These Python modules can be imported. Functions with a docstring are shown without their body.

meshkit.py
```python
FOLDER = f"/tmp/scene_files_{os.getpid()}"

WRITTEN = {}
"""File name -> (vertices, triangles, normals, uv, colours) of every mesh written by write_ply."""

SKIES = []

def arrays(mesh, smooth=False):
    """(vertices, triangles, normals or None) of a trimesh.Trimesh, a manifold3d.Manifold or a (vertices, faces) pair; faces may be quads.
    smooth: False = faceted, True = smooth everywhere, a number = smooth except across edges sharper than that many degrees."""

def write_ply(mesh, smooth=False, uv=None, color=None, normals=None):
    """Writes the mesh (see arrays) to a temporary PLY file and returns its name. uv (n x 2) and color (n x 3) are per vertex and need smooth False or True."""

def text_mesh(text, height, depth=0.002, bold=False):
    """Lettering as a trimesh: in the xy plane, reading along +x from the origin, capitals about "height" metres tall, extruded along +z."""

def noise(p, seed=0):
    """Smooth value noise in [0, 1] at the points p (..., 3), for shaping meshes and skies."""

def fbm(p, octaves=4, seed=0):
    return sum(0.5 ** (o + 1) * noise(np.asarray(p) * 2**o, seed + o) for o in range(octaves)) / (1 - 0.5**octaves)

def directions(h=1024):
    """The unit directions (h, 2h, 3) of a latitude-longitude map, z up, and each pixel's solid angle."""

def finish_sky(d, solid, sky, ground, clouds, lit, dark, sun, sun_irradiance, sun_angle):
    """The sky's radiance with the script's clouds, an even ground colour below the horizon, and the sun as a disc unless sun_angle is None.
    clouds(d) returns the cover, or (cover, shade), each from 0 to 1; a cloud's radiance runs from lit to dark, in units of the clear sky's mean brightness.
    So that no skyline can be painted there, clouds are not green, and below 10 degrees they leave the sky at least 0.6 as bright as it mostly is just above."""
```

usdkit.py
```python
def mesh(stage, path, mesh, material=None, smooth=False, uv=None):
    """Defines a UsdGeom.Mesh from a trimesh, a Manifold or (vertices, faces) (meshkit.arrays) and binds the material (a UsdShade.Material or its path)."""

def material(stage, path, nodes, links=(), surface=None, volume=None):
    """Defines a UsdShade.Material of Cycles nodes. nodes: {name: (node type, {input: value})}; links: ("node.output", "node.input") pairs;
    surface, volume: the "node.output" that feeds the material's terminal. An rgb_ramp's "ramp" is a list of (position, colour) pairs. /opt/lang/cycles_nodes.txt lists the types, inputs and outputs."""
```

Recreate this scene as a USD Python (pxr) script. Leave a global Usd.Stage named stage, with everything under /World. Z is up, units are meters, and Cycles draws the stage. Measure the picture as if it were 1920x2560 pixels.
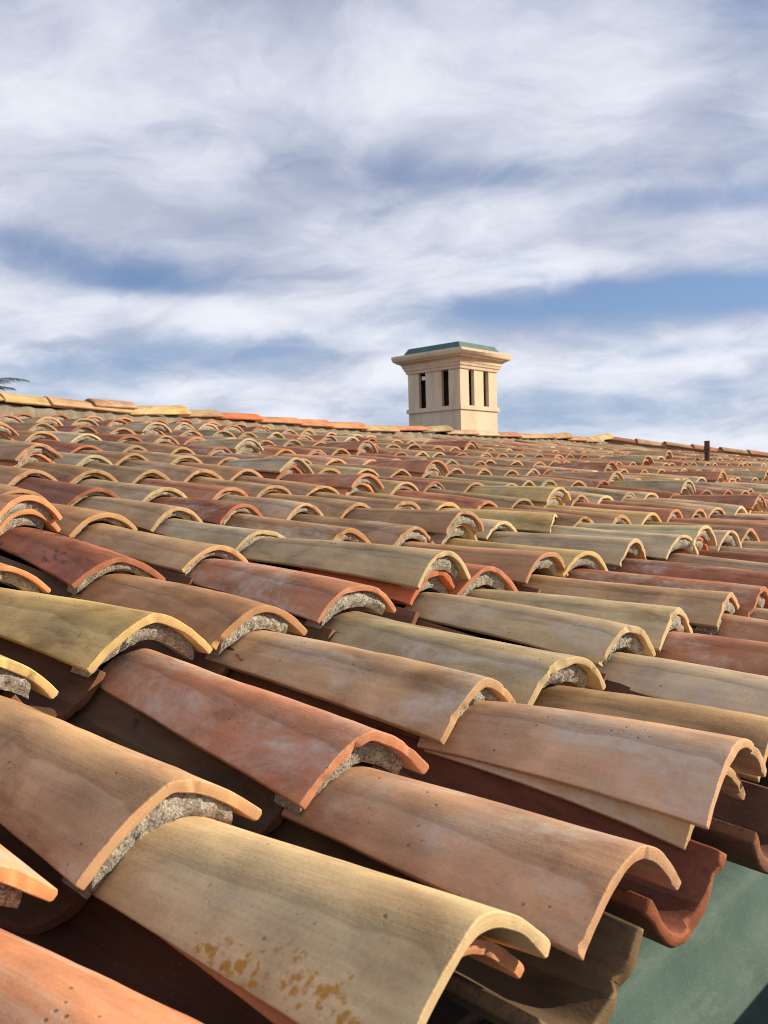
import math
import numpy as np
import usdkit
import meshkit
from pxr import Usd, UsdGeom, UsdLux, UsdShade, Gf, Sdf, Vt

# ------------------------------------------------------------------ frame of the place
# x runs along the eave, y horizontally towards the ridge, z up.  The roof plane is given in
# (u, v, n): u = columns of tiles along the eave, v = courses up the slope, n = metres off the plane.
P = 0.235                      # spacing of the tile columns
E = 0.43242                     # exposed length of one course
TH = 0.16994526                # slope of the roof
Z0 = 3.2                       # height of the eave
CT, ST = math.cos(TH), math.sin(TH)
NR = 12.2                      # course of the ridge
UH = 42.2                      # column at which the ridge ends and the hip begins


def W(u, v, n=0.0):
    u, v, n = (np.asarray(q, float) for q in (u, v, n))
    return np.stack(np.broadcast_arrays(u * P, v * E * CT - n * ST, Z0 + v * E * ST + n * CT), -1)


stage = Usd.Stage.CreateInMemory()
UsdGeom.SetStageUpAxis(stage, UsdGeom.Tokens.z)
UsdGeom.SetStageMetersPerUnit(stage, 1.0)
world = UsdGeom.Xform.Define(stage, '/World')
stage.SetDefaultPrim(world.GetPrim())

# ------------------------------------------------------------------ camera
EYE = np.array([-1.61800733 * P, -1.4395877 * P, Z0 + 1.6145501 * P])
YAW, PITCH, ROLL, FPX = 0.735031457, -0.0244052881, 0.0260902665, 2263.3
EXPOSURE = 0.78
fw = np.array([math.cos(YAW) * math.cos(PITCH), math.sin(YAW) * math.cos(PITCH), math.sin(PITCH)])
rt = np.cross(fw, [0, 0, 1]); rt /= np.linalg.norm(rt)
dn = np.cross(fw, rt)
rt, dn = math.cos(ROLL) * rt + math.sin(ROLL) * dn, -math.sin(ROLL) * rt + math.cos(ROLL) * dn
cam = UsdGeom.Camera.Define(stage, '/World/camera')
m = np.eye(4); m[0, :3], m[1, :3], m[2, :3], m[3, :3] = rt, -dn, -fw, EYE
cam.AddTransformOp().Set(Gf.Matrix4d(m.tolist()))
FOCAL = 4.15
cam.CreateFocalLengthAttr(FOCAL)
cam.CreateHorizontalApertureAttr(1920 / FPX * FOCAL)
cam.CreateVerticalApertureAttr(2560 / FPX * FOCAL)
cam.CreateFStopAttr(2.2)
cam.CreateFocusDistanceAttr(1.5)
cam.CreateClippingRangeAttr(Gf.Vec2f(0.02, 20000))
cam.CreateExposureAttr(EXPOSURE)


# ------------------------------------------------------------------ node graphs
class G:
    """A node graph written as expressions: every call adds a node and returns the name of its output."""

    def __init__(self):
        self.n, self.l = {}, []

    def node(self, kind, out, **inp):
        name = f'{kind}_{len(self.n)}'
        vals = {}
        for k, v in inp.items():
            if isinstance(v, str) and '.' in v and v.split('.')[0] in self.n:
                self.l.append((v, f'{name}.{k}'))
            else:
                vals[k] = v
        self.n[name] = (kind, vals)
        return f'{name}.{out}'

    def math(self, op, a, b=0.0, c=0.0, clamp=False):
        return self.node('math', 'value', math_type=op, value1=a, value2=b, value3=c, use_clamp=clamp)

    def add(self, a, b): return self.math('add', a, b)
    def sub(self, a, b): return self.math('subtract', a, b)
    def mul(self, a, b): return self.math('multiply', a, b)
    def clamp01(self, a): return self.math('add', a, 0.0, clamp=True)

    def noise(self, vec, scale, detail=3.0, rough=0.5, dist=0.0, out='fac'):
        return self.node('noise_texture', out, vector=vec, scale=scale, detail=detail, roughness=rough, distortion=dist)

    def vscale(self, vec, s, loc=(0, 0, 0)):
        return self.node('mapping', 'vector', mapping_type='point', vector=vec, scale=s, location=loc)

    def step(self, x, a, b, lo=0.0, hi=1.0):
        return self.node('map_range', 'result', range_type='smoothstep', value=x, from_min=a, from_max=b, to_min=lo, to_max=hi, clamp=True)

    def lin(self, x, a, b, lo=0.0, hi=1.0):
        return self.node('map_range', 'result', range_type='linear', value=x, from_min=a, from_max=b, to_min=lo, to_max=hi, clamp=True)

    def mix(self, fac, a, b, how='mix'):
        return self.node('mix_color', 'result', blend_type=how, fac=fac, a=a, b=b)

    def attr(self, name, out='color'):
        return self.node('attribute', out, attribute=name)

    def bump(self, height, strength, distance, normal=None):
        k = dict(height=height, strength=strength, distance=distance)
        if normal: k['normal'] = normal
        return self.node('bump', 'normal', **k)

    def principled(self, color, rough, normal=None, **kw):
        k = dict(base_color=color, roughness=rough, **kw)
        if normal: k['normal'] = normal
        return self.node('principled_bsdf', 'BSDF', **k)

    def build(self, name, surface=None):
        return usdkit.material(stage, f'/World/Looks/{name}', self.n, self.l, surface=surface)


UsdGeom.Scope.Define(stage, '/World/Looks')

# ------------------------------------------------------------------ sun and sky
SUN = np.array([0.71, -0.59, 0.385]); SUN /= np.linalg.norm(SUN)
SUN_EL, SUN_ROT = math.asin(SUN[2]), math.atan2(SUN[0], SUN[1])
SKY_STRENGTH, SUN_INTENSITY = 0.05, 1.25

sun = UsdLux.DistantLight.Define(stage, '/World/sun')
sun.CreateIntensityAttr(SUN_INTENSITY)
sun.CreateAngleAttr(0.53)
sun.CreateNormalizeAttr(True)
sun.CreateColorAttr(Gf.Vec3f(1.0, 0.86, 0.68))
zz = SUN; xx = np.cross([0, 0, 1], zz); xx /= np.linalg.norm(xx); yy = np.cross(zz, xx)
ms = np.eye(4); ms[0, :3], ms[1, :3], ms[2, :3] = xx, yy, zz
sun.AddTransformOp().Set(Gf.Matrix4d(ms.tolist()))


def azel(px, py):
    """Azimuth and elevation of a spot of the sky, noted on site as a sight through the camera."""
    d = fw + rt * (px - 960) / FPX + dn * (py - 1280) / FPX
    d /= np.linalg.norm(d)
    return math.atan2(d[1], d[0]), math.asin(d[2])


g = G()
tc = g.node('texture_coordinate', 'generated')
sep = g.node('separate_xyz', 'x', vector=tc)
sx, sy, sz = sep, sep[:-1] + 'y', sep[:-1] + 'z'
sky = g.node('sky_texture', 'color', sky_type='single_scattering', sun_disc=False, sun_elevation=SUN_EL, sun_rotation=SUN_ROT,
             air_density=1.0, aerosol_density=0.6, ozone_density=1.5)
zc = g.math('maximum', g.add(sz, 0.34), 0.14)
px_, py_ = g.math('divide', sx, zc), g.math('divide', sy, zc)
flat = g.node('combine_xyz', 'vector', x=px_, y=py_, z=0.0)
# the streaks run roughly across the view
rot = g.node('vector_rotate', 'vector', rotate_type='z_axis', vector=flat, angle=-(YAW - math.pi / 2) + 0.12)
az = g.math('arctan2', sy, sx)
el = g.math('arcsine', sz)
wob = g.noise(rot, 1.1, 3.0, 0.55, out='color')
wsep = g.node('separate_xyz', 'x', vector=wob)
azw = g.add(az, g.mul(g.sub(wsep, 0.5), 0.30))
elw = g.add(el, g.mul(g.sub(wsep[:-1] + 'y', 0.5), 0.12))


def gauss(a0, e0, sa, se, rotg=0.0):
    da, de = g.sub(azw, a0), g.sub(elw, e0)
    if rotg:
        c, s = math.cos(rotg), math.sin(rotg)
        da, de = g.add(g.mul(da, c), g.mul(de, s)), g.sub(g.mul(de, c), g.mul(da, s))
    q = g.add(g.math('power', g.math('absolute', g.mul(da, 1 / sa)), 2.0), g.math('power', g.math('absolute', g.mul(de, 1 / se)), 2.0))
    return g.math('power', 2.71828, g.mul(q, -1.0))


sky = g.mix(1.0, sky, (0.86, 0.98, 1.30), 'multiply')
sky = g.mix(g.step(el, 0.34, 0.02, 0.0, 0.80), sky, (3.2, 5.0, 7.9))
warp = g.node('vector_math', 'vector', math_type='scale', vector1=g.node('vector_math', 'vector', math_type='subtract', vector1=g.noise(rot, 1.6, 4.0, 0.6, out='color'), vector2=(0.5, 0.5, 0.5)), scale=0.32)
rotw = g.node('vector_math', 'vector', math_type='add', vector1=rot, vector2=warp)
base1 = g.noise(g.vscale(rotw, (0.8, 1.15, 1)), 1.9, 6.0, 0.52, 0.0)
base2 = g.noise(g.vscale(rotw, (0.9, 1.15, 1), (3.1, 1.7, 0)), 6.5, 8.0, 0.60, 0.5)
cover = g.add(g.add(base1, 0.08), g.mul(g.sub(base2, 0.5), 0.46))
# gaps of blue (negative) and banks of cloud (positive), where they stand in the sky
GAPS = [  # sight px, py, half widths in px, weight
    (1680, 745, 600, 46, -0.60, 0.0), (150, 620, 420, 55, -0.24, 0.18), (380, 700, 260, 40, -0.20, 0.0), (350, 905, 600, 55, -0.20, 0.0), (1500, 1015, 420, 45, -0.24, 0.0),
    (1850, 60, 260, 120, -0.14, 0.0), (480, 330, 260, 60, -0.20, 0.0), (1000, 400, 240, 40, -0.16, 0.0), (1280, 430, 260, 40, -0.20, 0.0), (1800, 840, 230, 16, -0.22, 0.0), (1800, 240, 200, 60, -0.10, 0.0), (1700, 500, 260, 30, -0.20, 0.0),
    (1750, 600, 300, 50, 0.28, 0.0), (700, 775, 520, 45, 0.24, 0.0), (1500, 880, 520, 50, 0.16, 0.0), (1250, 250, 450, 120, 0.24, 0.0),
    (250, 180, 520, 220, 0.22, 0.0), (700, 985, 500, 36, 0.16, 0.0), (800, 560, 900, 60, 0.10, 0.0)]
for gx, gy, wx, wy, wt, ro in GAPS:
    a0, e0 = azel(gx, gy)
    cover = g.add(cover, g.mul(gauss(a0, e0, wx / FPX / max(math.cos(e0), .3), wy / FPX, ro), wt))
cov = g.step(cover, 0.10, 0.70, 0.06, 1.0)
shade = g.noise(g.vscale(rotw, (0.75, 1.2, 1), (7.7, 2.2, 0)), 3.2, 8.0, 0.58, 0.4)
thick = g.add(g.mul(shade, 0.80), g.mul(g.sub(cover, 0.55), -0.42))
shd = g.step(g.add(thick, g.mul(el, 0.46)), 0.28, 0.68)
cloud = g.mix(shd, (10.2, 10.6, 11.5), (5.5, 6.0, 7.6))
out = g.mix(g.mul(cov, 0.97), sky, cloud)
out = g.mix(g.step(sz, -0.02, 0.0), (2.2, 2.0, 1.7), out)
bg = g.node('background_shader', 'background', color=out, strength=SKY_STRENGTH)
skymat = g.build('sky_air', bg)
dome = UsdLux.DomeLight.Define(stage, '/World/sky')
dome.CreateIntensityAttr(1.0)
UsdShade.MaterialBindingAPI.Apply(dome.GetPrim()).Bind(skymat)
dome.GetPrim().SetCustomDataByKey('kind', 'structure')

# ------------------------------------------------------------------ names, labels
used = {}


def path_for(name, parent=None):
    base = (parent.GetPath().pathString if parent else '/World') + '/' + name
    k = used.get(base, -1) + 1
    used[base] = k
    return base if k == 0 else f'{base}_{k:03d}'


def tag(prim, label=None, category=None, group=None, kind=None):
    for k, v in (('label', label), ('category', category), ('group', group), ('kind', kind)):
        if v:
            prim.SetCustomDataByKey(k, v)
    return prim


def thing(name, loc=(0, 0, 0), **kw):
    x = UsdGeom.Xform.Define(stage, path_for(name))
    x.AddTranslateOp().Set(Gf.Vec3d(*map(float, loc)))
    return tag(x.GetPrim(), **kw)


def put(name, mesh, mat, parent=None, smooth=False, matrix=None, prims=None, **kw):
    """One Mesh prim. mesh: trimesh / (v, f) or (v, f, normals)."""
    p = path_for(name, parent)
    if isinstance(mesh, tuple) and len(mesh) == 3:
        v, f, n = mesh
        mm = usdkit.mesh(stage, p, (v, f), mat)
        mm.CreateNormalsAttr(Vt.Vec3fArray.FromNumpy(np.asarray(n, np.float32)))
        mm.SetNormalsInterpolation('vertex')
    else:
        mm = usdkit.mesh(stage, p, mesh, mat, smooth)
    if prims:
        api = UsdGeom.PrimvarsAPI(mm)
        for k, a in prims.items():
            a = np.asarray(a, np.float32)
            if a.ndim == 1:
                api.CreatePrimvar(k, Sdf.ValueTypeNames.FloatArray, 'vertex').Set(Vt.FloatArray.FromNumpy(a))
            else:
                api.CreatePrimvar(k, Sdf.ValueTypeNames.Color3fArray, 'vertex').Set(Vt.Vec3fArray.FromNumpy(a))
    if matrix is not None:
        mm.AddTransformOp().Set(Gf.Matrix4d(np.asarray(matrix).T.tolist()))
    return tag(mm.GetPrim(), **kw)


def vnormals(v, f):
    n = np.zeros_like(v)
    c = np.cross(v[f[:, 1]] - v[f[:, 0]], v[f[:, 2]] - v[f[:, 0]])
    for k in range(3):
        np.add.at(n, f[:, k], c)
    return n / np.maximum(np.linalg.norm(n, axis=1, keepdims=True), 1e-12)


def quads(q):
    q = np.asarray(q)
    return np.vstack([q[:, [0, 1, 2]], q[:, [0, 2, 3]]])


def box(lo, hi):
    lo, hi = np.asarray(lo, float), np.asarray(hi, float)
    v = np.array([[x, y, z] for x in (lo[0], hi[0]) for y in (lo[1], hi[1]) for z in (lo[2], hi[2])])
    f = np.array([[0, 1, 3], [0, 3, 2], [4, 6, 7], [4, 7, 5], [0, 4, 5], [0, 5, 1], [2, 3, 7], [2, 7, 6], [0, 2, 6], [0, 6, 4], [1, 5, 7], [1, 7, 3]])
    return v, f


def cat(parts):
    vs, fs, o = [], [], 0
    for v, f in parts:
        vs.append(v); fs.append(np.asarray(f) + o); o += len(v)
    return np.vstack(vs), np.vstack(fs)


# ------------------------------------------------------------------ materials
def srgb(r, g_, b):
    c = np.array([r, g_, b]) / 255.0
    return tuple(np.where(c <= 0.04045, c / 12.92, ((c + 0.055) / 1.055) ** 2.4))


def clay_material():
    g = G()
    tint, rimc, wear = g.attr('tint'), g.attr('rim_tint'), g.attr('wear')
    spot = g.attr('spot', 'vector')
    rim = g.attr('rim', 'fac')
    ws = g.node('separate_xyz', 'x', vector=wear)
    eff, black, lichen = ws, ws[:-1] + 'y', ws[:-1] + 'z'
    # clay: broad mottling, throwing streaks along the tile, fine grain
    mott = g.noise(g.vscale(spot, (1, 0.8, 1)), 9.0, 5.0, 0.6, 0.4)
    streak = g.noise(g.vscale(spot, (38, 3.0, 1)), 1.0, 4.0, 0.62, 0.6)
    thin = g.noise(g.vscale(spot, (330, 7, 1)), 1.0, 2.0, 0.6, 0.2)
    fine = g.noise(spot, 260.0, 2.0, 0.65)
    val = g.add(g.add(g.lin(mott, 0.25, 0.75, 0.66, 1.26), g.lin(streak, 0.25, 0.75, -0.19, 0.16)), g.add(g.lin(thin, 0.3, 0.7, -0.05, 0.04), g.lin(fine, 0.3, 0.7, -0.06, 0.06)))
    c = g.mix(1.0, tint, g.node('combine_xyz', 'vector', x=val, y=val, z=val), 'multiply')
    # warmer / browner patches
    hue = g.noise(g.vscale(spot, (1.2, 0.7, 1), (3, 3, 0)), 6.0, 4.0, 0.6, 0.5)
    c = g.mix(g.lin(hue, 0.50, 0.72, 0.0, 0.75), c, g.mix(1.0, c, (0.60, 0.50, 0.41), 'multiply'))
    c = g.mix(g.lin(hue, 0.48, 0.25, 0.0, 0.45), c, g.mix(1.0, c, (1.25, 1.12, 0.92), 'multiply'))
    sm = g.noise(g.vscale(spot, (1.5, 0.5, 1), (5, 4, 0)), 11.0, 5.0, 0.62, 0.7)
    c = g.mix(g.mul(g.step(g.add(sm, g.mul(black, 0.10)), 0.50, 0.74), 0.72), c, g.mix(1.0, c, (0.46, 0.38, 0.31), 'multiply'))
    # pale lime bloom
    ef = g.noise(g.vscale(spot, (1.3, 0.55, 1), (9, 1, 0)), 9.0, 5.0, 0.66, 0.8)
    efm = g.mul(g.step(g.add(ef, g.mul(eff, 0.28)), 0.56, 0.80), g.lin(g.noise(spot, 55.0, 3.0, 0.7), 0.35, 0.65, 0.30, 0.85))
    c = g.mix(efm, c, (0.47, 0.39, 0.30))
    # soot and black algae in flecks
    bl = g.noise(g.vscale(spot, (1.6, 0.6, 1), (2, 8, 0)), 16.0, 4.0, 0.68, 0.6)
    c = g.mix(g.mul(g.step(g.add(bl, g.mul(black, 0.26)), 0.70, 0.82), 0.85), c, (0.025, 0.020, 0.018))
    # small dark pits
    vo = g.node('voronoi_texture', 'distance', vector=g.vscale(spot, (1, 0.9, 1)), scale=75.0, randomness=1.0)
    keep = g.noise(spot, 22.0, 2.0, 0.5)
    pit = g.mul(g.step(vo, 0.17, 0.07), g.step(keep, 0.52, 0.60))
    c = g.mix(g.mul(pit, 0.6), c, (0.05, 0.035, 0.025))
    v2 = g.node('voronoi_texture', 'distance', vector=spot, scale=210.0, randomness=1.0)
    k2 = g.noise(spot, 30.0, 2.0, 0.6)
    p2 = g.mul(g.step(v2, 0.20, 0.08), g.step(k2, 0.46, 0.58))
    c = g.mix(g.mul(p2, 0.55), c, g.mix(1.0, c, (0.30, 0.25, 0.22), 'multiply'))
    c = g.mix(g.mul(g.mul(g.step(v2, 0.16, 0.06), g.step(k2, 0.44, 0.36)), 0.5), c, (0.50, 0.44, 0.36))
    # ochre lichen rosettes
    vl = g.node('voronoi_texture', 'distance', vector=g.node('vector_math', 'vector', math_type='add', vector1=spot, vector2=g.node('vector_math', 'vector', math_type='scale', vector1=g.noise(spot, 110.0, 3.0, 0.6, out='color'), scale=0.012)), scale=120.0, randomness=1.0)
    kl = g.noise(spot, 34.0, 3.0, 0.6)
    lm = g.mul(g.step(vl, 0.62, 0.26), g.step(g.add(kl, g.mul(lichen, 0.40)), 0.76, 0.82))
    c = g.mix(g.mul(lm, 0.9), c, g.mix(fine, (0.24, 0.10, 0.006), (0.42, 0.20, 0.014)))
    # the raw edge
    rn = g.noise(spot, 90.0, 4.0, 0.7)
    rv = g.lin(rn, 0.25, 0.75, 0.72, 1.18)
    rc = g.mix(1.0, rimc, g.node('combine_xyz', 'vector', x=rv, y=rv, z=rv), 'multiply')
    rp = g.noise(spot, 210.0, 3.0, 0.7)
    rc = g.mix(g.mul(g.step(rn, 0.55, 0.72), 0.8), rc, (0.09, 0.055, 0.035))
    rc = g.mix(g.mul(g.step(rp, 0.56, 0.66), 0.7), rc, g.mix(1.0, rc, (0.40, 0.34, 0.30), 'multiply'))
    rm = g.clamp01(g.add(rim, g.mul(g.mul(g.sub(rn, 0.5), 1.2), g.math('sine', g.mul(rim, 3.1416)))))
    c = g.mix(rm, c, rc)
    h = g.add(g.add(g.mul(fine, 0.30), g.mul(streak, 0.6)), g.add(g.sub(g.mul(thin, 0.25), g.mul(pit, 1.0)), g.mul(g.mul(rim, rp), -1.6)))
    nb = g.bump(h, 0.45, 0.0016)
    bs = g.principled(c, g.lin(mott, 0.3, 0.7, 0.72, 0.9), nb, specular_ior_level=0.28)
    return g.build('clay', bs)


def simple(name, c1, c2, scale, rough=0.85, bump=0.4, dist=0.004, stretch=(1, 1, 1), detail=6.0, extra=None, metallic=0.0, spec=0.3, bscale=None):
    g = G()
    pos = g.vscale(g.node('geometry', 'position'), stretch)
    n = g.noise(pos, scale, detail, 0.62, 0.2)
    c = g.mix(g.lin(n, 0.3, 0.7), c1, c2)
    if extra:
        c = extra(g, pos, c)
    n2 = g.noise(pos, bscale or scale * 6, 5.0, 0.65)
    bs = g.principled(c, rough, g.bump(n2, bump, dist), metallic=metallic, specular_ior_level=spec)
    return g.build(name, bs)


def mortar_extra(g, pos, c):
    v = g.node('voronoi_texture', 'color', vector=pos, scale=420.0)
    vb = g.node('separate_xyz', 'x', vector=v)
    c = g.mix(g.mul(g.step(vb, 0.70, 0.8), 0.6), c, (0.09, 0.07, 0.05))
    c = g.mix(g.mul(g.step(vb, 0.25, 0.15), 0.55), c, (0.50, 0.45, 0.36))
    return c


def stucco_extra(g, pos, c):
    st = g.noise(g.vscale(pos, (1, 1, 0.12)), 9.0, 5.0, 0.65)
    c = g.mix(g.lin(st, 0.50, 0.72, 0.0, 0.42), c, (0.22, 0.16, 0.105))
    bl = g.noise(pos, 14.0, 5.0, 0.7)
    return g.mix(g.lin(bl, 0.60, 0.74, 0.0, 0.4), c, (0.24, 0.16, 0.09))


def patina_extra(g, pos, c):
    w = g.noise(g.vscale(pos, (0.35, 1, 1)), 30.0, 6.0, 0.68)
    c = g.mix(g.lin(w, 0.55, 0.75, 0.0, 0.55), c, (0.13, 0.155, 0.132))
    sp = g.noise(g.vscale(pos, (1, 0.5, 0.5)), 620.0, 3.0, 0.6)
    c = g.mix(g.lin(sp, 0.60, 0.72, 0.0, 0.5), c, (0.20, 0.22, 0.195))
    dk = g.noise(pos, 7.0, 4.0, 0.6)
    return g.mix(g.lin(dk, 0.55, 0.75, 0.0, 0.4), c, (0.035, 0.055, 0.042))


M = {}
M['clay'] = clay_material()
M['mortar'] = simple('mortar', (0.21, 0.19, 0.15), (0.38, 0.345, 0.285), 60.0, 0.95, 0.9, 0.004, extra=mortar_extra, bscale=330.0)
M['bed'] = simple('bed_mortar', (0.15, 0.125, 0.09), (0.29, 0.245, 0.18), 14.0, 0.95, 0.7, 0.006, bscale=90.0)
M['stucco'] = simple('stucco', (0.48, 0.375, 0.262), (0.55, 0.445, 0.32), 3.0, 0.9, 0.35, 0.002, extra=stucco_extra, bscale=160.0)
M['cornice'] = simple('cornice_stone', (0.46, 0.355, 0.248), (0.52, 0.41, 0.295), 5.0, 0.9, 0.3, 0.002, extra=stucco_extra, bscale=120.0)
M['cap'] = simple('green_copper', (0.018, 0.060, 0.046), (0.040, 0.105, 0.080), 9.0, 0.55, 0.2, 0.002, stretch=(1, 1, 0.3), spec=0.4)
M['gutter'] = simple('green_gutter_metal', (0.044, 0.082, 0.066), (0.070, 0.112, 0.094), 12.0, 0.8, 0.25, 0.0015, extra=patina_extra, spec=0.15, bscale=220.0)
M['pipe'] = simple('rusty_iron', (0.02, 0.016, 0.014), (0.10, 0.055, 0.035), 26.0, 0.8, 0.5, 0.003, stretch=(1, 1, 0.3))
M['dark'] = simple('slot_shade', (0.02, 0.018, 0.016), (0.05, 0.045, 0.04), 8.0, 0.95)  # near black, stands in for the shade inside the chimney slots
M['flue'] = simple('flue_steel', (0.20, 0.19, 0.17), (0.30, 0.28, 0.26), 12.0, 0.5)
M['flue_white'] = simple('flue_collar_white', (0.62, 0.60, 0.56), (0.72, 0.70, 0.66), 12.0, 0.6)
M['wood'] = simple('deck_boards', (0.06, 0.04, 0.03), (0.12, 0.08, 0.055), 12.0, 0.9, stretch=(0.2, 1, 1))
M['wall'] = simple('wall_render', (0.60, 0.50, 0.36), (0.68, 0.58, 0.44), 2.0, 0.92, 0.3, 0.003, extra=stucco_extra, bscale=120.0)
M['ground'] = simple('dry_ground', (0.14, 0.11, 0.08), (0.24, 0.20, 0.14), 0.8, 0.95, 0.5, 0.02, bscale=20.0)
M['paving'] = simple('paving', (0.26, 0.22, 0.17), (0.36, 0.31, 0.25), 2.0, 0.9, 0.4, 0.004, bscale=70.0)
M['bark'] = simple('palm_bark', (0.10, 0.075, 0.05), (0.20, 0.15, 0.10), 9.0, 0.95, 0.9, 0.03, stretch=(1, 1, 2.5))


def frond_material():
    g = G()
    n = g.noise(g.node('geometry', 'position'), 3.0, 3.0)
    c = g.mix(n, (0.022, 0.034, 0.014), (0.055, 0.070, 0.028))
    d = g.principled(c, 0.5, specular_ior_level=0.4)
    t = g.node('translucent_bsdf', 'BSDF', color=(0.10, 0.14, 0.03))
    return g.build('palm_leaf', g.node('mix_closure', 'closure', fac=0.25, closure1=d, closure2=t))


M['frond'] = frond_material()

# ------------------------------------------------------------------ clay tiles
# name: (tint, raw edge)
CLAY = {
    'cream': ((0.52, 0.415, 0.265), (0.68, 0.48, 0.22)),
    'yellow': ((0.50, 0.365, 0.155), (0.70, 0.49, 0.18)),
    'olive': ((0.385, 0.305, 0.185), (0.62, 0.46, 0.21)),
    'grey': ((0.29, 0.22, 0.125), (0.50, 0.35, 0.18)),
    'tan': ((0.42, 0.280, 0.150), (0.60, 0.34, 0.15)),
    'pink': ((0.45, 0.285, 0.180), (0.62, 0.34, 0.16)),
    'brown': ((0.36, 0.212, 0.110), (0.54, 0.29, 0.135)),
    'red': ((0.40, 0.175, 0.095), (0.58, 0.25, 0.11)),
    'darkred': ((0.30, 0.112, 0.055), (0.48, 0.19, 0.085)),
    'orange': ((0.53, 0.235, 0.110), (0.64, 0.29, 0.11)),
    'bright': ((0.50, 0.140, 0.052), (0.58, 0.17, 0.060)),
}


def profile(t, w, h, p):
    return np.stack([t * w / 2, h * (1 - np.abs(t) ** p)], -1)


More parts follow.
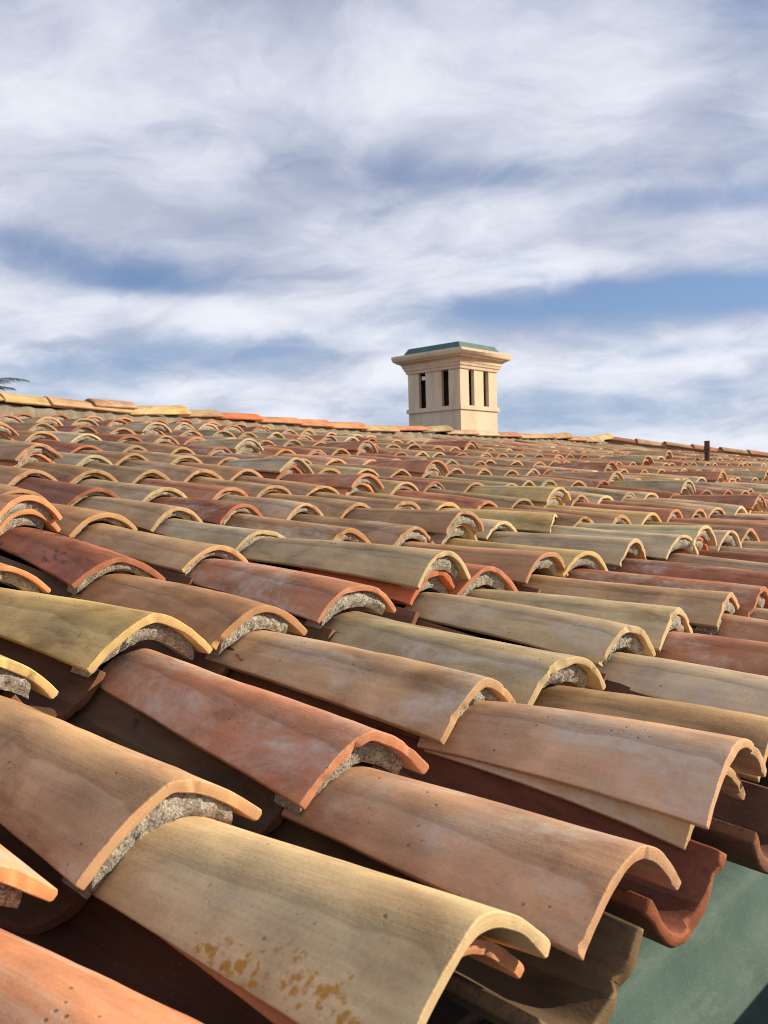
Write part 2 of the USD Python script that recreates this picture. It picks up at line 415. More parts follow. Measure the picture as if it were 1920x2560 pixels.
def tile_mesh(w0, w1, h0, h1, L, th=0.0115, na=14, nl=6, p0=2.0, p1=2.0, seed=0, chip=1.0, bow=0.0, bev=0.0016, twist=0.0, rough=1.0):
    """An arched clay tile lying along +y with its wide end at y = 0, crest up. Returns v, f, n and the arrays the clay material reads."""
    r = np.random.default_rng(seed)
    so = r.uniform(0, 50, 3)
    t = np.linspace(-1, 1, na)
    t = np.sign(t) * np.abs(t) ** 0.92
    ys = np.concatenate([[0.0, bev], np.linspace(0, L, nl + 2)[1:-1], [L - bev, L]])
    rings, arcs, rims = [], [], []
    for k, y in enumerate(ys):
        a = y / L
        w, h, p = w0 + (w1 - w0) * a, h0 + (h1 - h0) * a, p0 + (p1 - p0) * a
        o = profile(t, w, h, p)
        d = np.gradient(o, axis=0)
        nn = np.stack([-d[:, 1], d[:, 0]], -1); nn /= np.linalg.norm(nn, axis=1, keepdims=True)
        ins = bev if k in (0, len(ys) - 1) else 0.0
        thk = th * (1 + 0.34 * (meshkit.noise(np.stack([t * 3 + so[0], np.full(na, y * 9 + so[1]), np.zeros(na)], -1), seed) - 0.5))[:, None]
        outer, inner = o - nn * ins, o - nn * (thk - ins)
        # rounded bottoms of the two legs
        def leg(i, s):
            tang = np.array([d[i, 0], d[i, 1]]) * s; tang /= np.linalg.norm(tang)
            a_, b_ = outer[i], inner[i]
            return [a_ * 0.85 + b_ * 0.15 + tang * bev, a_ * 0.15 + b_ * 0.85 + tang * bev]
        rgt, lft = leg(na - 1, 1), leg(0, -1)
        loop = np.vstack([outer, rgt, inner[::-1], lft[::-1]])
        arc = np.concatenate([[0], np.cumsum(np.linalg.norm(np.diff(o, axis=0), axis=1))]); arc -= arc.mean()
        al = np.concatenate([arc, [arc[-1] + th * .3, arc[-1] + th * .7], arc[::-1] + 0.31, [arc[0] - th * .7, arc[0] - th * .3]])
        rm = np.zeros(len(loop))
        rm[na:na + 2] = 0.5; rm[-2:] = 0.5
        if k == 0: rm[:] = 1.0
        if k == 1: rm[:] = np.maximum(rm, 0.30)
        if k == len(ys) - 1: rm[:] = 0.6
        rings.append(np.stack([loop[:, 0], np.full(len(loop), y), loop[:, 1]], -1)); arcs.append(al); rims.append(rm)
    m_, K = len(rings[0]), len(ys)
    v = np.array(rings)
    # wear: wavy surface, a bowed back, chipped edge
    q = np.stack([v[..., 0] * 14 + so[0], v[..., 1] * 7 + so[1], np.full(v.shape[:2], so[2])], -1)
    v[..., 2] += rough * (0.0040 * (meshkit.fbm(q, 2, seed) - 0.5) + 0.0012 * (meshkit.noise(q * 5, seed + 3) - 0.5)) + bow * 4 * (v[..., 1] / L) * (1 - v[..., 1] / L)
    v[..., 0] += rough * 0.0040 * (meshkit.fbm(q * 0.6 + 20, 2, seed + 9) - 0.5) + twist * v[..., 2] * (1 - v[..., 1] / L)
    al = np.array(arcs[0])
    e = chip * (0.0042 * (meshkit.fbm(np.stack([v[0, :, 0] * 45 + so[1], v[0, :, 2] * 45, np.full(m_, so[0])], -1), 2, seed + 5) - 0.5)
                - 0.006 * np.clip(meshkit.noise(np.stack([v[0, :, 0] * 75 + so[2], v[0, :, 2] * 75, np.zeros(m_)], -1), seed + 6) - 0.76, 0, 1) * 5 * -1)
    v[0, :, 1] += e; v[1, :, 1] += e
    v[2, :, 1] = np.maximum(v[2, :, 1], v[1, :, 1] + 0.002)
    i, j = np.meshgrid(np.arange(K - 1), np.arange(m_), indexing='ij')
    jn = (j + 1) % m_
    Q = np.stack([i * m_ + j, (i + 1) * m_ + j, (i + 1) * m_ + jn, i * m_ + jn], -1).reshape(-1, 4)
    f = [quads(Q)]
    # end caps: strip between the outer and the inner arc
    a = np.arange(na - 1)
    o0, o1 = a, a + 1
    i0, i1 = 2 * na + 1 - a, 2 * na - a
    capq = np.stack([o0, o1, i1, i0], -1)
    capq = np.vstack([capq, [[na - 1, na, na + 1, na + 2]], [[0, 2 * na + 1, 2 * na + 2, 2 * na + 3]]])
    f.append(quads(capq)); f.append(quads(capq[:, ::-1] + (K - 1) * m_))
    f = np.vstack(f)
    v = v.reshape(-1, 3)
    # orientation: make the crest's outside face up
    nrm = vnormals(v, f)
    if nrm[(K // 2) * m_ + na // 2, 2] < 0:
        f = f[:, ::-1]; nrm = -nrm
    spot = np.stack([np.array(arcs).reshape(-1) + so[0] * 3.1, v[:, 1] + so[1] * 2.3, np.full(len(v), so[2] * 7.7)], -1)
    return v, f, nrm, dict(spot=spot, rim=np.array(rims).reshape(-1))


def dress(prims, kind, r, eff=None, black=None, lichen=0.0, jit=0.10):
    n = len(prims['rim'])
    c, e = CLAY[kind]
    k = 1 + r.uniform(-jit, jit)
    hue = np.array([1 + r.uniform(-.05, .05), 1 + r.uniform(-.04, .04), 1 + r.uniform(-.08, .08)])
    eff = r.uniform(-0.3, 0.55) if eff is None else eff
    black = r.uniform(-0.6, 0.35) if black is None else black
    out = dict(prims)
    c = np.array(c); e = np.array(e)
    c = c + 0.05 * (c @ [.3, .6, .1] - c) ; e = e + 0.10 * (e @ [.3, .6, .1] - e)
    base = c * np.array([1.0, 0.93, 0.78]) * k * hue
    out['tint'] = np.tile(base, (n, 1))
    q = r.uniform(0.45, 1.0)
    out['rim_tint'] = np.tile((np.array(e) * np.array([0.84, 0.83, 0.83]) * (1 - q) + base * 1.15 * q) * (1 + r.uniform(-.08, .08)), (n, 1))
    out['wear'] = np.stack(np.broadcast_arrays(np.full(n, eff), black, lichen), -1)
    return out


def sd_arc(seed):
    return np.random.default_rng(seed).uniform(0, 50, 3)[0] * 3.1


def roof_matrix(u, v, n, pitch=0.0, yaw=0.0, roll=0.0):
    """Places a tile whose own y runs up the slope."""
    X = W(u + 0.5, v) - W(u - 0.5, v); X /= np.linalg.norm(X)
    Y = W(u, v + 0.5) - W(u, v - 0.5); Y -= X * (X @ Y); Y /= np.linalg.norm(Y)
    N = np.cross(X, Y)
    cy, sy_ = math.cos(yaw), math.sin(yaw)
    X, Y = cy * X + sy_ * Y, -sy_ * X + cy * Y
    cp, sp = math.cos(pitch), math.sin(pitch)
    Y, N = cp * Y + sp * N, -sp * Y + cp * N
    cr, sr = math.cos(roll), math.sin(roll)
    X, N = cr * X + sr * N, -sr * X + cr * N
    mt = np.eye(4); mt[:3, 0], mt[:3, 1], mt[:3, 2], mt[:3, 3] = X, Y, N, W(u, v, n)
    return mt


def place(mt, v):
    return v @ mt[:3, :3].T + mt[:3, 3]


def mortar_mesh(zl, zu, wl, wu, nx, nz, seed, rec=0.012, back=0.045, amp=0.007):
    """The trowelled plug between the arch of a tile and the back of the tile below it."""
    r = np.random.default_rng(seed)
    cut0, cut1 = -1 + r.uniform(0.08, 0.24), 1 - r.uniform(0.08, 0.38)
    x = np.linspace(cut0, cut1, nx) * wu / 2
    top = zu(x); low = np.clip(zl(x), top - 0.032, top - 0.004)
    s = np.linspace(0, 1, nz)
    X = np.repeat(x[:, None], nz, 1)
    Z = low[:, None] * (1 - s) + top[:, None] * s
    nsp = np.stack([X * 130 + seed * 1.7, Z * 130, np.zeros_like(X)], -1)
    Y = rec + amp * (meshkit.fbm(nsp, 3, seed) - 0.5) * 2 + 0.010 * (meshkit.noise(nsp * 0.18, seed + 1) - 0.5) - 0.006 * np.sin(np.pi * s)[None, :]
    front = np.stack([X, Y, Z], -1).reshape(-1, 3)
    bk = front + [0, back, 0]
    idx = np.arange(nx * nz).reshape(nx, nz)
    F = np.stack([idx[:-1, :-1], idx[1:, :-1], idx[1:, 1:], idx[:-1, 1:]], -1).reshape(-1, 4)
    edge = np.concatenate([idx[:, 0], idx[-1, 1:], idx[::-1, -1][1:], idx[0, ::-1][1:-1]])
    n0 = nx * nz
    S = np.stack([edge, edge + n0, np.roll(edge, -1) + n0, np.roll(edge, -1)], -1)
    v = np.vstack([front, bk]); f = np.vstack([quads(F), quads(F[:, ::-1] + n0), quads(S)])
    return v, f


# ---- what was measured on the roof: right-hand corner (u, v) of a tile's lower end, its clay, and oddities
NEAR = {(1, 0): (0.91, 0.08), (2, 0): (1.87, 0.07), (3, 0): (2.98, 0.10), (0, 1): (-0.10, 0.83), (1, 1): (0.83, 0.84), (2, 1): (1.83, 0.80), (3, 1): (2.93, 0.87),
        (4, 1): (3.88, 0.87), (5, 1): (5.03, 0.97), (6, 1): (6.00, 1.00), (7, 1): (7.26, 1.03), (1, 2): (0.86, 1.81), (2, 2): (2.02, 1.91), (3, 2): (2.94, 1.92),
        (4, 2): (4.05, 1.98), (5, 2): (5.16, 2.00), (6, 2): (5.82, 1.98), (7, 2): (7.08, 2.05), (8, 2): (7.84, 2.02), (9, 2): (9.26, 2.10), (10, 2): (10.42, 2.04),
        (2, 3): (1.93, 2.96), (3, 3): (2.99, 2.96), (4, 3): (4.13, 3.06), (5, 3): (5.08, 3.28), (6, 3): (6.15, 3.17), (7, 3): (7.12, 3.08), (8, 3): (7.95, 3.02),
        (9, 3): (9.07, 3.11), (10, 3): (10.61, 3.19), (3, 4): (3.20, 4.11), (4, 4): (4.13, 4.13), (5, 4): (5.09, 4.16), (6, 4): (6.16, 4.21), (7, 4): (7.06, 4.10)}
KIND = {(0, 0): 'orange', (0, 1): 'orange', (1, 0): 'cream', (1, 1): 'tan', (1, 2): 'yellow', (2, 0): 'pink', (2, 1): 'red', (2, 2): 'yellow', (2, 3): 'orange',
        (3, 0): 'pink', (3, 1): 'tan', (3, 2): 'brown', (3, 3): 'darkred', (3, 4): 'orange', (4, 0): 'tan', (4, 1): 'olive', (4, 2): 'red', (4, 3): 'tan', (4, 4): 'brown',
        (5, 0): 'cream', (5, 1): 'olive', (5, 2): 'olive', (5, 3): 'olive', (5, 4): 'tan', (6, 0): 'red', (6, 1): 'cream', (6, 2): 'red', (6, 3): 'brown', (6, 4): 'darkred',
        (7, 0): 'red', (7, 1): 'tan', (7, 2): 'brown', (7, 3): 'brown', (7, 4): 'tan', (8, 0): 'brown', (8, 1): 'darkred', (8, 2): 'yellow', (8, 3): 'brown', (8, 4): 'brown',
        (9, 1): 'darkred', (9, 2): 'olive', (9, 3): 'cream', (9, 4): 'brown', (10, 1): 'pink', (10, 2): 'cream', (10, 3): 'yellow', (11, 2): 'cream', (11, 1): 'darkred',
        (11, 3): 'brown', (12, 3): 'brown', (13, 3): 'yellow', (14, 3): 'red', (15, 3): 'brown', (16, 3): 'tan', (17, 3): 'cream', (18, 3): 'red',
        (9, 4): 'brown', (10, 4): 'tan', (11, 4): 'red', (12, 4): 'grey', (13, 4): 'yellow', (14, 4): 'brown', (15, 4): 'cream', (16, 4): 'grey', (17, 4): 'cream', (19, 4): 'olive',
        (4, 5): 'brown', (5, 5): 'darkred', (6, 5): 'olive', (7, 5): 'red', (8, 5): 'brown', (9, 5): 'brown', (10, 5): 'red', (5, 6): 'brown', (6, 6): 'brown', (7, 6): 'grey', (8, 6): 'tan',
        (9, 6): 'brown', (10, 6): 'olive', (11, 6): 'brown', (12, 6): 'olive', (6, 7): 'brown', (7, 7): 'olive', (8, 7): 'brown', (9, 7): 'tan', (10, 7): 'brown', (12, 8): 'olive',
        (14, 6): 'red', (16, 8): 'red', (19, 5): 'brown', (22, 6): 'darkred', (28, 7): 'olive'}
DOUBLE = {(1, 0): 'orange', (3, 0): 'tan', (5, 2): 'bright', (3, 4): 'orange', (8, 3): 'tan', (11, 2): 'bright', (10, 5): 'orange', (10, 6): 'darkred', (6, 7): 'orange',
          (13, 4): 'tan', (14, 6): 'red', (7, 9): 'orange', (12, 8): 'tan', (12, 10): 'tan', (16, 8): 'red', (18, 3): 'cream', (19, 4): 'cream', (19, 5): 'tan', (22, 6): 'red', (23, 9): 'orange',
          (28, 7): 'bright', (29, 5): 'tan', (34, 8): 'red', (25, 5): 'tan'}
POOL = (['brown'] * 22 + ['tan'] * 15 + ['red'] * 13 + ['darkred'] * 13 + ['olive'] * 13 + ['cream'] * 9 + ['pink'] * 6 + ['grey'] * 6 + ['orange'] * 3)
POOL_LEFT = ['brown'] * 34 + ['tan'] * 14 + ['red'] * 14 + ['darkred'] * 20 + ['olive'] * 8 + ['grey'] * 8 + ['orange'] * 4 + ['cream'] * 3
LABEL = {(1, 0): 'cream tile dotted with ochre lichen', (2, 1): 'red tile with a pale lime bloom', (3, 3): 'dark red tile with black stains', (2, 2): 'yellow tile with a flat sunlit crest',
         (5, 2): 'olive tile lying over a bright red one'}


def view(pt):
    d = pt - EYE
    z = d @ fw
    return 960 + FPX * (d @ rt) / max(z, 1e-6), 1280 + FPX * (d @ dn) / max(z, 1e-6), z


roof = thing('tiled_roof', (0, 0, 0), label='low sloped roof of weathered curved clay tiles in red, tan and cream', category='roof')
tiles = []   # (apparent size, builder)
L_COVER = E + 0.06


def spec(i, j):
    r = np.random.default_rng(1000 + i * 97 + j * 13)
    w0 = 0.198 + r.uniform(-0.012, 0.014)
    if (i, j) in NEAR:
        ru, v = NEAR[(i, j)]
        u = ru - w0 / P / 2
    else:
        u = i - 0.425 + r.normal(0, 0.035)
        v = j - (0.38 if j == 12 else 0) + r.normal(0, 0.035) + (0.10 if j == 0 else 0) + (0.05 * math.sin(i * 1.7) if j > 3 else 0)
    s = dict(i=i, j=j, u=u, v=v, w0=w0, w1=w0 * 0.74, h0=0.0585 + r.uniform(-0.005, 0.006), h1=0.041 + r.uniform(-.003, .003), p0=r.uniform(1.55, 2.5), p1=r.uniform(1.6, 2.4), n0=0.0, r=r,
             roll=r.normal(0, 0.035), bow=r.uniform(-0.004, 0.006), n1=-0.042)
    if j >= 3 and (i, j) not in DOUBLE:
        t = min(max((i - 15) / 12.0, 0), 1); t = t * t * (3 - 2 * t)
        s.update(n1=-0.035, p0=s['p0'], n0=-0.006 * min(j - 2, 2) + (0.006 * (1 - t) - 0.009 * t) * max(0, min(j - 8, 3)), h0=s['h0'] - 0.008 - 0.005 * t * (j >= 10))
    return s


S = {}
SKIP = set((i, 12) for i in range(19, 80))
for j in range(0, 13):
    umax = UH + 1.8137 * (NR - j) - 0.9
    for i in range(-3, int(umax) + 1):
        S[(i, j)] = spec(i, j)
S[(5, 2)]['h0'] = 0.064; S[(2, 2)]['h0'] = 0.066; S[(2, 2)]['w0'] = 0.225; S[(2, 2)]['u'] = 2.09 - 0.225 / P / 2
S[(2, 2)]['p0'] = 1.6

near_px = []
for key, s in S.items():
    i, j = key
    x, y, z = view(W(s['u'], s['v'] + 0.5, 0.03))
    xe, ye, ze = view(W(s['u'], s['v'], 0.03))
    inside = (z > 0.05 and -500 < x < 2420 and y < 3200) or (ze > 0.05 and -300 < xe < 2220 and ye < 2900) or (i >= -1 and j <= 2 and i < 4)
    inside = inside and key not in SKIP
    s['in'] = inside
    s['strict'] = (ze > 0.05 and -60 < xe < 1980 and ye < 2680) or (z > 0.05 and -60 < x < 1980 and y < 2680)
    s['size'] = FPX * P / max(min(z, ze), 0.15) if inside else 0
    s['px'] = (xe, ye)

order = sorted([k for k in S if S[k]['in']], key=lambda k: (not S[k]['strict'], -S[k]['size']))
as_parts = set([k for k in order if S[k]['strict']][:288])
lost = dict(v=[], f=[], n=[], prims=[], o=0)
lost_m = dict(v=[], f=[], o=0)
n_made = 0


def lod(size):
    return (46, 18) if size > 330 else (20, 9) if size > 150 else (14, 5) if size > 80 else (9, 3)


def arch(w, h, p, n, th=0.0):
    def z(x):
        t = np.clip(np.abs(x) / (w / 2 - th * 0.7), 0, 1)
        return n + (h - th) * (1 - t ** p)
    return z


for key in order:
    i, j = key
    s = S[key]; r = s['r']
    if key in KIND:
        kind = KIND[key]
    else:
        left = s['px'][0] < 700 + 250 * math.sin(j)
        pool = POOL_LEFT if left else POOL
        kind = pool[int(r.integers(len(pool)))]
    up = S.get((i, j + 1))
    # the upper end slips under the next tile of its column
    if up is not None:
        yaw = math.atan2(-(up['u'] - s['u']) * P, (up['v'] - s['v']) * E)
        L = max((up['v'] - s['v']) * E + 0.06, 0.22)
        if (i, j + 1) in SKIP: L = min(L, (NR - 0.12 - s['v']) * E)
    else:
        yaw, L = r.normal(0, 0.01), max(0.08, min(L_COVER, (NR - 0.12 - s['v']) * E)) if j >= 11 else L_COVER
    na, nl = lod(s['size'])
    sd = 5000 + i * 211 + j * 17 + (3 if key == (1, 1) else 0)
    stack = [(kind, 0.0, 0.0, True)]
    if key in DOUBLE:
        lift = 0.030 if key not in ((1, 0), (2, 0)) else 0.02
        if key == (5, 2): lift = 0.038
        stack = [(kind, lift, 0.0, True), (DOUBLE[key], -0.004, 0.018, False)]
    for kd, lift, dv, main in stack:
        n0 = lift + s['n0']; n1 = s['n1'] + (lift * 0.5 if main else 0.012)
        w0, h0 = (s['w0'], s['h0']) if main else (s['w0'] * 0.93, s['h0'] * 0.96)
        L_ = L if main else min(L, 0.36)
        mt = roof_matrix(s['u'] + (0 if main else r.normal(0, .02)), s['v'] + dv / E, n0, math.atan2(n1 - n0, L_), yaw if main else yaw * 0.5, s['roll'])
        v, f, nn, pr = tile_mesh(w0, s['w1'] if main else w0 * .8, h0, s['h1'], L_, th=0.0115 + r.uniform(-.001, .0015), na=na, nl=nl, p0=s['p0'], p1=s['p1'], seed=sd + (0 if main else 7), bow=s['bow'])
        kw = {}
        if key == (1, 0) and main: kw = dict(lichen=np.exp(-((pr['spot'][:, 0] - sd_arc(sd) + 0.094) / 0.026) ** 2 - ((v[:, 1] - 0.14) / 0.12) ** 2), eff=0.0, black=-0.5)
        if key == (2, 1): kw = dict(eff=0.62, black=-0.5)
        if key == (3, 3): kw = dict(eff=-0.5, black=0.62)
        if key in ((2, 0), (3, 0)): kw = dict(eff=0.45, black=-0.4)
        if key in ((1, 1),): kw = dict(eff=0.1, black=0.0)
        pr = dress(pr, kd, r, **kw)
        # mortar under the lower end
        nxt = S.get((i, j - 1))
        mo = None
        if j > 0 or not main:
            under_n = s['n1'] * 0.88
            wl = s['w0'] * 0.79; hl = 0.0450
            if main and key in DOUBLE:
                wl, hl, under_n = s['w0'] * .93, s['h0'] * .96, -0.004
            zl = arch(wl, hl, 2.0, under_n - n0)
            zu = arch(w0, h0, s['p0'], 0.001, 0.0115)
            nx, nz = (44, 9) if s['size'] > 330 else (26, 6) if s['size'] > 150 else (14, 4) if s['size'] > 80 else (7, 2)
            if not (j == 0 and not main):
                mo = mortar_mesh(zl, zu, wl, w0 - 0.014, nx, nz, sd + (1 if main else 3), rec=r.uniform(0.004, 0.018) + 0.006, amp=0.0045 if s['size'] > 80 else 0.003)
        if key in as_parts:
            tp = put('roof_tile', (v, f, nn), M['clay'], roof, matrix=mt, prims=pr, label=LABEL.get(key) if main else None)
            n_made += 1
            if mo:
                put('mortar', mo, M['mortar'], tp, smooth=35)
        else:
            lost['v'].append(place(mt, v)); lost['f'].append(f + lost['o']); lost['n'].append(nn @ mt[:3, :3].T); lost['prims'].append(pr); lost['o'] += len(v)
            if mo:
                lost_m['v'].append(place(mt, mo[0])); lost_m['f'].append(mo[1] + lost_m['o']); lost_m['o'] += len(mo[0])

if lost['v']:
    pr = {k: np.concatenate([q[k] for q in lost['prims']]) for k in lost['prims'][0]}
    put('far_roof_tiles', (np.vstack(lost['v']), np.vstack(lost['f']), np.vstack(lost['n'])), M['clay'], roof, prims=pr, kind='stuff')
    put('far_mortar', (np.vstack(lost_m['v']), np.vstack(lost_m['f'])), M['mortar'], roof, kind='stuff')

# ---- channel tiles between the columns, hollow side up
pan_o = dict(v=[], f=[], n=[], prims=[], o=0)
npan = 0
for j in range(0, 13):
    umax = UH + 1.8137 * (NR - j) - 1.0
    for i in range(-3, int(umax) + 1):
        r = np.random.default_rng(90000 + i * 101 + j * 7)
        u, v0 = i + 0.02 + r.normal(0, 0.02), j + (0.10 if j == 0 else -0.04) + r.normal(0, 0.03)
        if j == 0 and i == 2: u, v0 = 1.90, 0.055
        if j == 0 and i == 1: u, v0 = 1.03, 0.03
        if j == 0 and i == 3: u, v0 = 2.84, 0.03
        x, y, z = view(W(u, v0 + 0.5, -0.05))
        if not ((z > 0.05 and -400 < x < 2320 and y < 3100) or (i >= -1 and i < 4 and j < 2)):
            continue
        size = FPX * P / max(z, 0.2)
        na, nl = (22, 8) if size > 330 else (10, 3) if size > 130 else (7, 2)
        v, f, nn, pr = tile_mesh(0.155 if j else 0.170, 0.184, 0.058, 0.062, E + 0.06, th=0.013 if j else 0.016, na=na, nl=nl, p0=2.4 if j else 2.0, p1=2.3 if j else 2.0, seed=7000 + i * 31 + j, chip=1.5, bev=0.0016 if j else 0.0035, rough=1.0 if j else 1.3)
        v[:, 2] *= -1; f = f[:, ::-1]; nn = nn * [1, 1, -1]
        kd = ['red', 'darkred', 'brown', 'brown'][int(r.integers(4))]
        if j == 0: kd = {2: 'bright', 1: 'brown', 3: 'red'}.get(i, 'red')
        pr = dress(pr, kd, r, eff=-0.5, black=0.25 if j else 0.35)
        pr['tint'] = pr['tint'] * (np.array([0.30, 0.30, 0.32]) if j else 0.25)  # clay darkened for dirt, with the channels' deep shade put into the tint
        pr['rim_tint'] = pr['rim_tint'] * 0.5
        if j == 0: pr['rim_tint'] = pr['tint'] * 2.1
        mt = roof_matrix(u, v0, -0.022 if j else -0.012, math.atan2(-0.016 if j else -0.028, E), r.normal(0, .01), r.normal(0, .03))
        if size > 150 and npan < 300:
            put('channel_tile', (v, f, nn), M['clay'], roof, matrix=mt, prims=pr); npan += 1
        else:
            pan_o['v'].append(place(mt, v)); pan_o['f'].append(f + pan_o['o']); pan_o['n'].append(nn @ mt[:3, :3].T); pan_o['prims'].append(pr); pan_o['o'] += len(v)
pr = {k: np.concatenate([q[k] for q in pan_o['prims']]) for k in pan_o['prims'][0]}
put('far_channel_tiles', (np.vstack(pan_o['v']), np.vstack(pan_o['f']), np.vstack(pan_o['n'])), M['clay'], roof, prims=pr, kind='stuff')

# a broken bit of tile left inside the open eave tile
sh = np.random.default_rng(5)
v, f, nn, pr = tile_mesh(0.06, 0.05, 0.012, 0.012, 0.07, th=0.009, na=8, nl=3, seed=77, chip=2.5)
put('tile_shard', (v, f, nn), M['clay'], roof, matrix=roof_matrix(1.62, 0.17, -0.012, 0.05, 0.2, -0.35), prims=dress(pr, 'cream', sh))

yr, zr = W(0, NR)[1], W(0, NR)[2]
# ---- deck under the tiles, both slopes and the hip end
uL = -14.0
uR0 = UH + 1.8137 * NR
def pt(u, v, n): return W(u, v, n).tolist()
nd = -0.118
top = [pt(uL, 0.31, nd), pt(uR0, 0.31, nd), pt(UH, NR, nd), pt(uL, NR, nd)]
back = [[x, 2 * yr - y, z] for x, y, z in top]
def slab(poly, thick=0.05):
    a = np.array(poly); b = a - [0, 0, thick]
    n = len(a)
    f = [[0, k, k + 1] for k in range(1, n - 1)] + [[n, n + k + 1, n + k] for k in range(1, n - 1)]
    for k in range(n):
        l = (k + 1) % n
        f += [[k, n + k, n + l], [k, n + l, l]]
    return np.vstack([a, b]), np.array(f)
put('deck', slab(top), M['wood'], roof)
put('deck', slab(back[::-1]), M['wood'], roof)
put('deck', slab([top[1], back[1], top[2]]), M['wood'], roof)

# ---- ridge and hip: mortar band and tiles laid across
RIDGE = [  # u of both ends, height of the crest over the ridge line at both ends, clay
    (7.65, 9.54, 0.144, 0.139, 'tan'), (9.35, 11.32, 0.157, 0.132, 'yellow'), (10.65, 13.53, 0.148, 0.110, 'pink'), (11.98, 13.37, 0.152, 0.146, 'brown'), (13.09, 15.19, 0.112, 0.146, 'yellow'),
    (14.75, 16.42, 0.106, 0.126, 'tan'), (16.19, 18.08, 0.106, 0.112, 'bright'), (17.81, 19.86, 0.092, 0.099, 'orange'), (19.52, 21.36, 0.089, 0.098, 'orange'), (21.07, 23.18, 0.080, 0.091, 'orange'),
    (22.91, 24.96, 0.068, 0.078, 'tan'), (24.69, 26.73, 0.069, 0.088, 'orange'), (26.46, 28.40, 0.074, 0.110, 'olive'), (28.07, 30.18, 0.060, 0.076, 'pink'), (29.96, 31.73, 0.070, 0.084, 'cream'),
    (31.39, 33.51, 0.060, 0.076, 'red'), (33.29, 34.94, 0.060, 0.075, 'pink'), (34.72, 36.50, 0.061, 0.080, 'tan'), (36.28, 38.16, 0.068, 0.106, 'tan'), (37.72, 39.39, 0.057, 0.066, 'orange'),
    (39.05, 40.71, 0.054, 0.063, 'tan'), (40.16, 42.43, 0.064, 0.121, 'yellow')]


def ridge_tile(pos, ax, kind, seed, L, tilt=0.0, w=0.235, h=0.075, rollr=0.0, label=None, plug=False, flip=False):
    """A tile laid on the crest with its own y along ax."""
    r = np.random.default_rng(seed)
    v, f, nn, pr = tile_mesh(w, w * 0.84, h, h * 0.85, L, th=0.014, na=16, nl=6, p0=2.0, p1=2.0, seed=seed, chip=1.4)
    Y = np.array(ax, float); Y /= np.linalg.norm(Y)
    N = np.array([0, 0, 1.0]); N -= Y * (N @ Y); N /= np.linalg.norm(N)
    X = np.cross(Y, N)
    c, s_ = math.cos(tilt), math.sin(tilt)
    Y, N = c * Y + s_ * N, c * N - s_ * Y
    c, s_ = math.cos(rollr), math.sin(rollr)
    X, N = c * X + s_ * N, c * N - s_ * X
    mt = np.eye(4); mt[:3, 0], mt[:3, 1], mt[:3, 2], mt[:3, 3] = X, Y, N, pos
    pr = dress(pr, kind, r, jit=.06, eff=r.uniform(-.2, .4), black=-0.3)
    t = put('ridge_tile', (v, f, nn), M['clay'], roof, matrix=mt, prims=pr, label=label)
    if plug:
        mo = mortar_mesh(lambda x: np.full_like(x, -0.035), arch(w, h, 2.0, 0.0, 0.014), w, w - 0.02, 20, 5, seed + 3, rec=0.014, amp=0.004)
        put('mortar', mo, M['mortar'], t, smooth=35)


RN = -0.010   # height of the ridge tiles' bases over the ridge line
for k, (ua, ub, za, zb_, kd) in enumerate(RIDGE):
    r = np.random.default_rng(3100 + k)
    lab = {3: 'short brown ridge tile raised on mortar', 21: 'yellow ridge tile tilted up at its end', 6: 'bright red ridge tile'}.get(k)
    hh = 0.066 if k in (1, 2, 3) else 0.055
    L = (ub - ua) * P
    right_over = k >= 4
    um = ub if right_over else ua           # the wide end lies on top
    zline = Z0 + NR * E * ST
    zw, zn = (zb_, za) if right_over else (za, zb_)
    pw = np.array([um * P, yr, zline + zw - hh])
    pn = np.array([(ua if right_over else ub) * P, yr, zline + zn - hh * 0.85])
    ridge_tile(pw, pn - pw, kd, 3300 + k, np.linalg.norm(pn - pw), 0.0, h=hh, w=0.215 if k == 3 else 0.235, rollr=r.normal(0, .05), label=lab, plug=k in (2, 3) or (right_over and k % 2 == 0))
HIP = ['darkred', 'tan', 'brown', 'red', 'brown', 'red', 'brown', 'tan', 'red', 'brown', 'red', 'tan', 'brown']
h0, h1 = W(UH, NR), W(uR0, 0)
hd = (h1 - h0); hl = np.linalg.norm(hd); hd /= hl
for k, kd in enumerate(HIP):
    r = np.random.default_rng(3500 + k)
    q = h0 + hd * (0.36 * k + 0.02)
    if (0.36 * k + 0.4) > hl: break
    ridge_tile(q + [0, 0, 0.042], hd, kd, 3600 + k, 0.42, r.normal(-0.035, 0.012), h=0.055, rollr=r.normal(0, .05))


def band(a, b, w, h0_, h1_, nseg, seed):
    """A bed of mortar: a low bank with a rough back."""
    a, b = np.asarray(a, float), np.asarray(b, float)
    Y = (b - a) / np.linalg.norm(b - a); X = np.cross(Y, [0, 0, 1.0]); X /= np.linalg.norm(X)
    s = np.linspace(0, 1, nseg)
    prof = np.array([[-w / 2, h0_], [-w / 2 * .93, h1_ * 0.2], [-w / 2 * .86, h1_], [w / 2 * .86, h1_], [w / 2 * .93, h1_ * 0.2], [w / 2, h0_]])
    v = []
    for t in s:
        c = a + (b - a) * t
        for q, (x, z) in enumerate(prof):
            jx = 0.02 * (meshkit.noise(np.array([t * 60.0, q * 3.3, seed]), seed) - 0.5)
            v.append(c + X * (x + jx) + np.array([0, 0, z]))
    v = np.array(v); k = len(prof)
    f = []
    for i in range(nseg - 1):
        for q in range(k - 1):
            a_ = i * k + q
            f.append([a_, a_ + 1, a_ + k + 1, a_ + k])
    return v, quads(f)


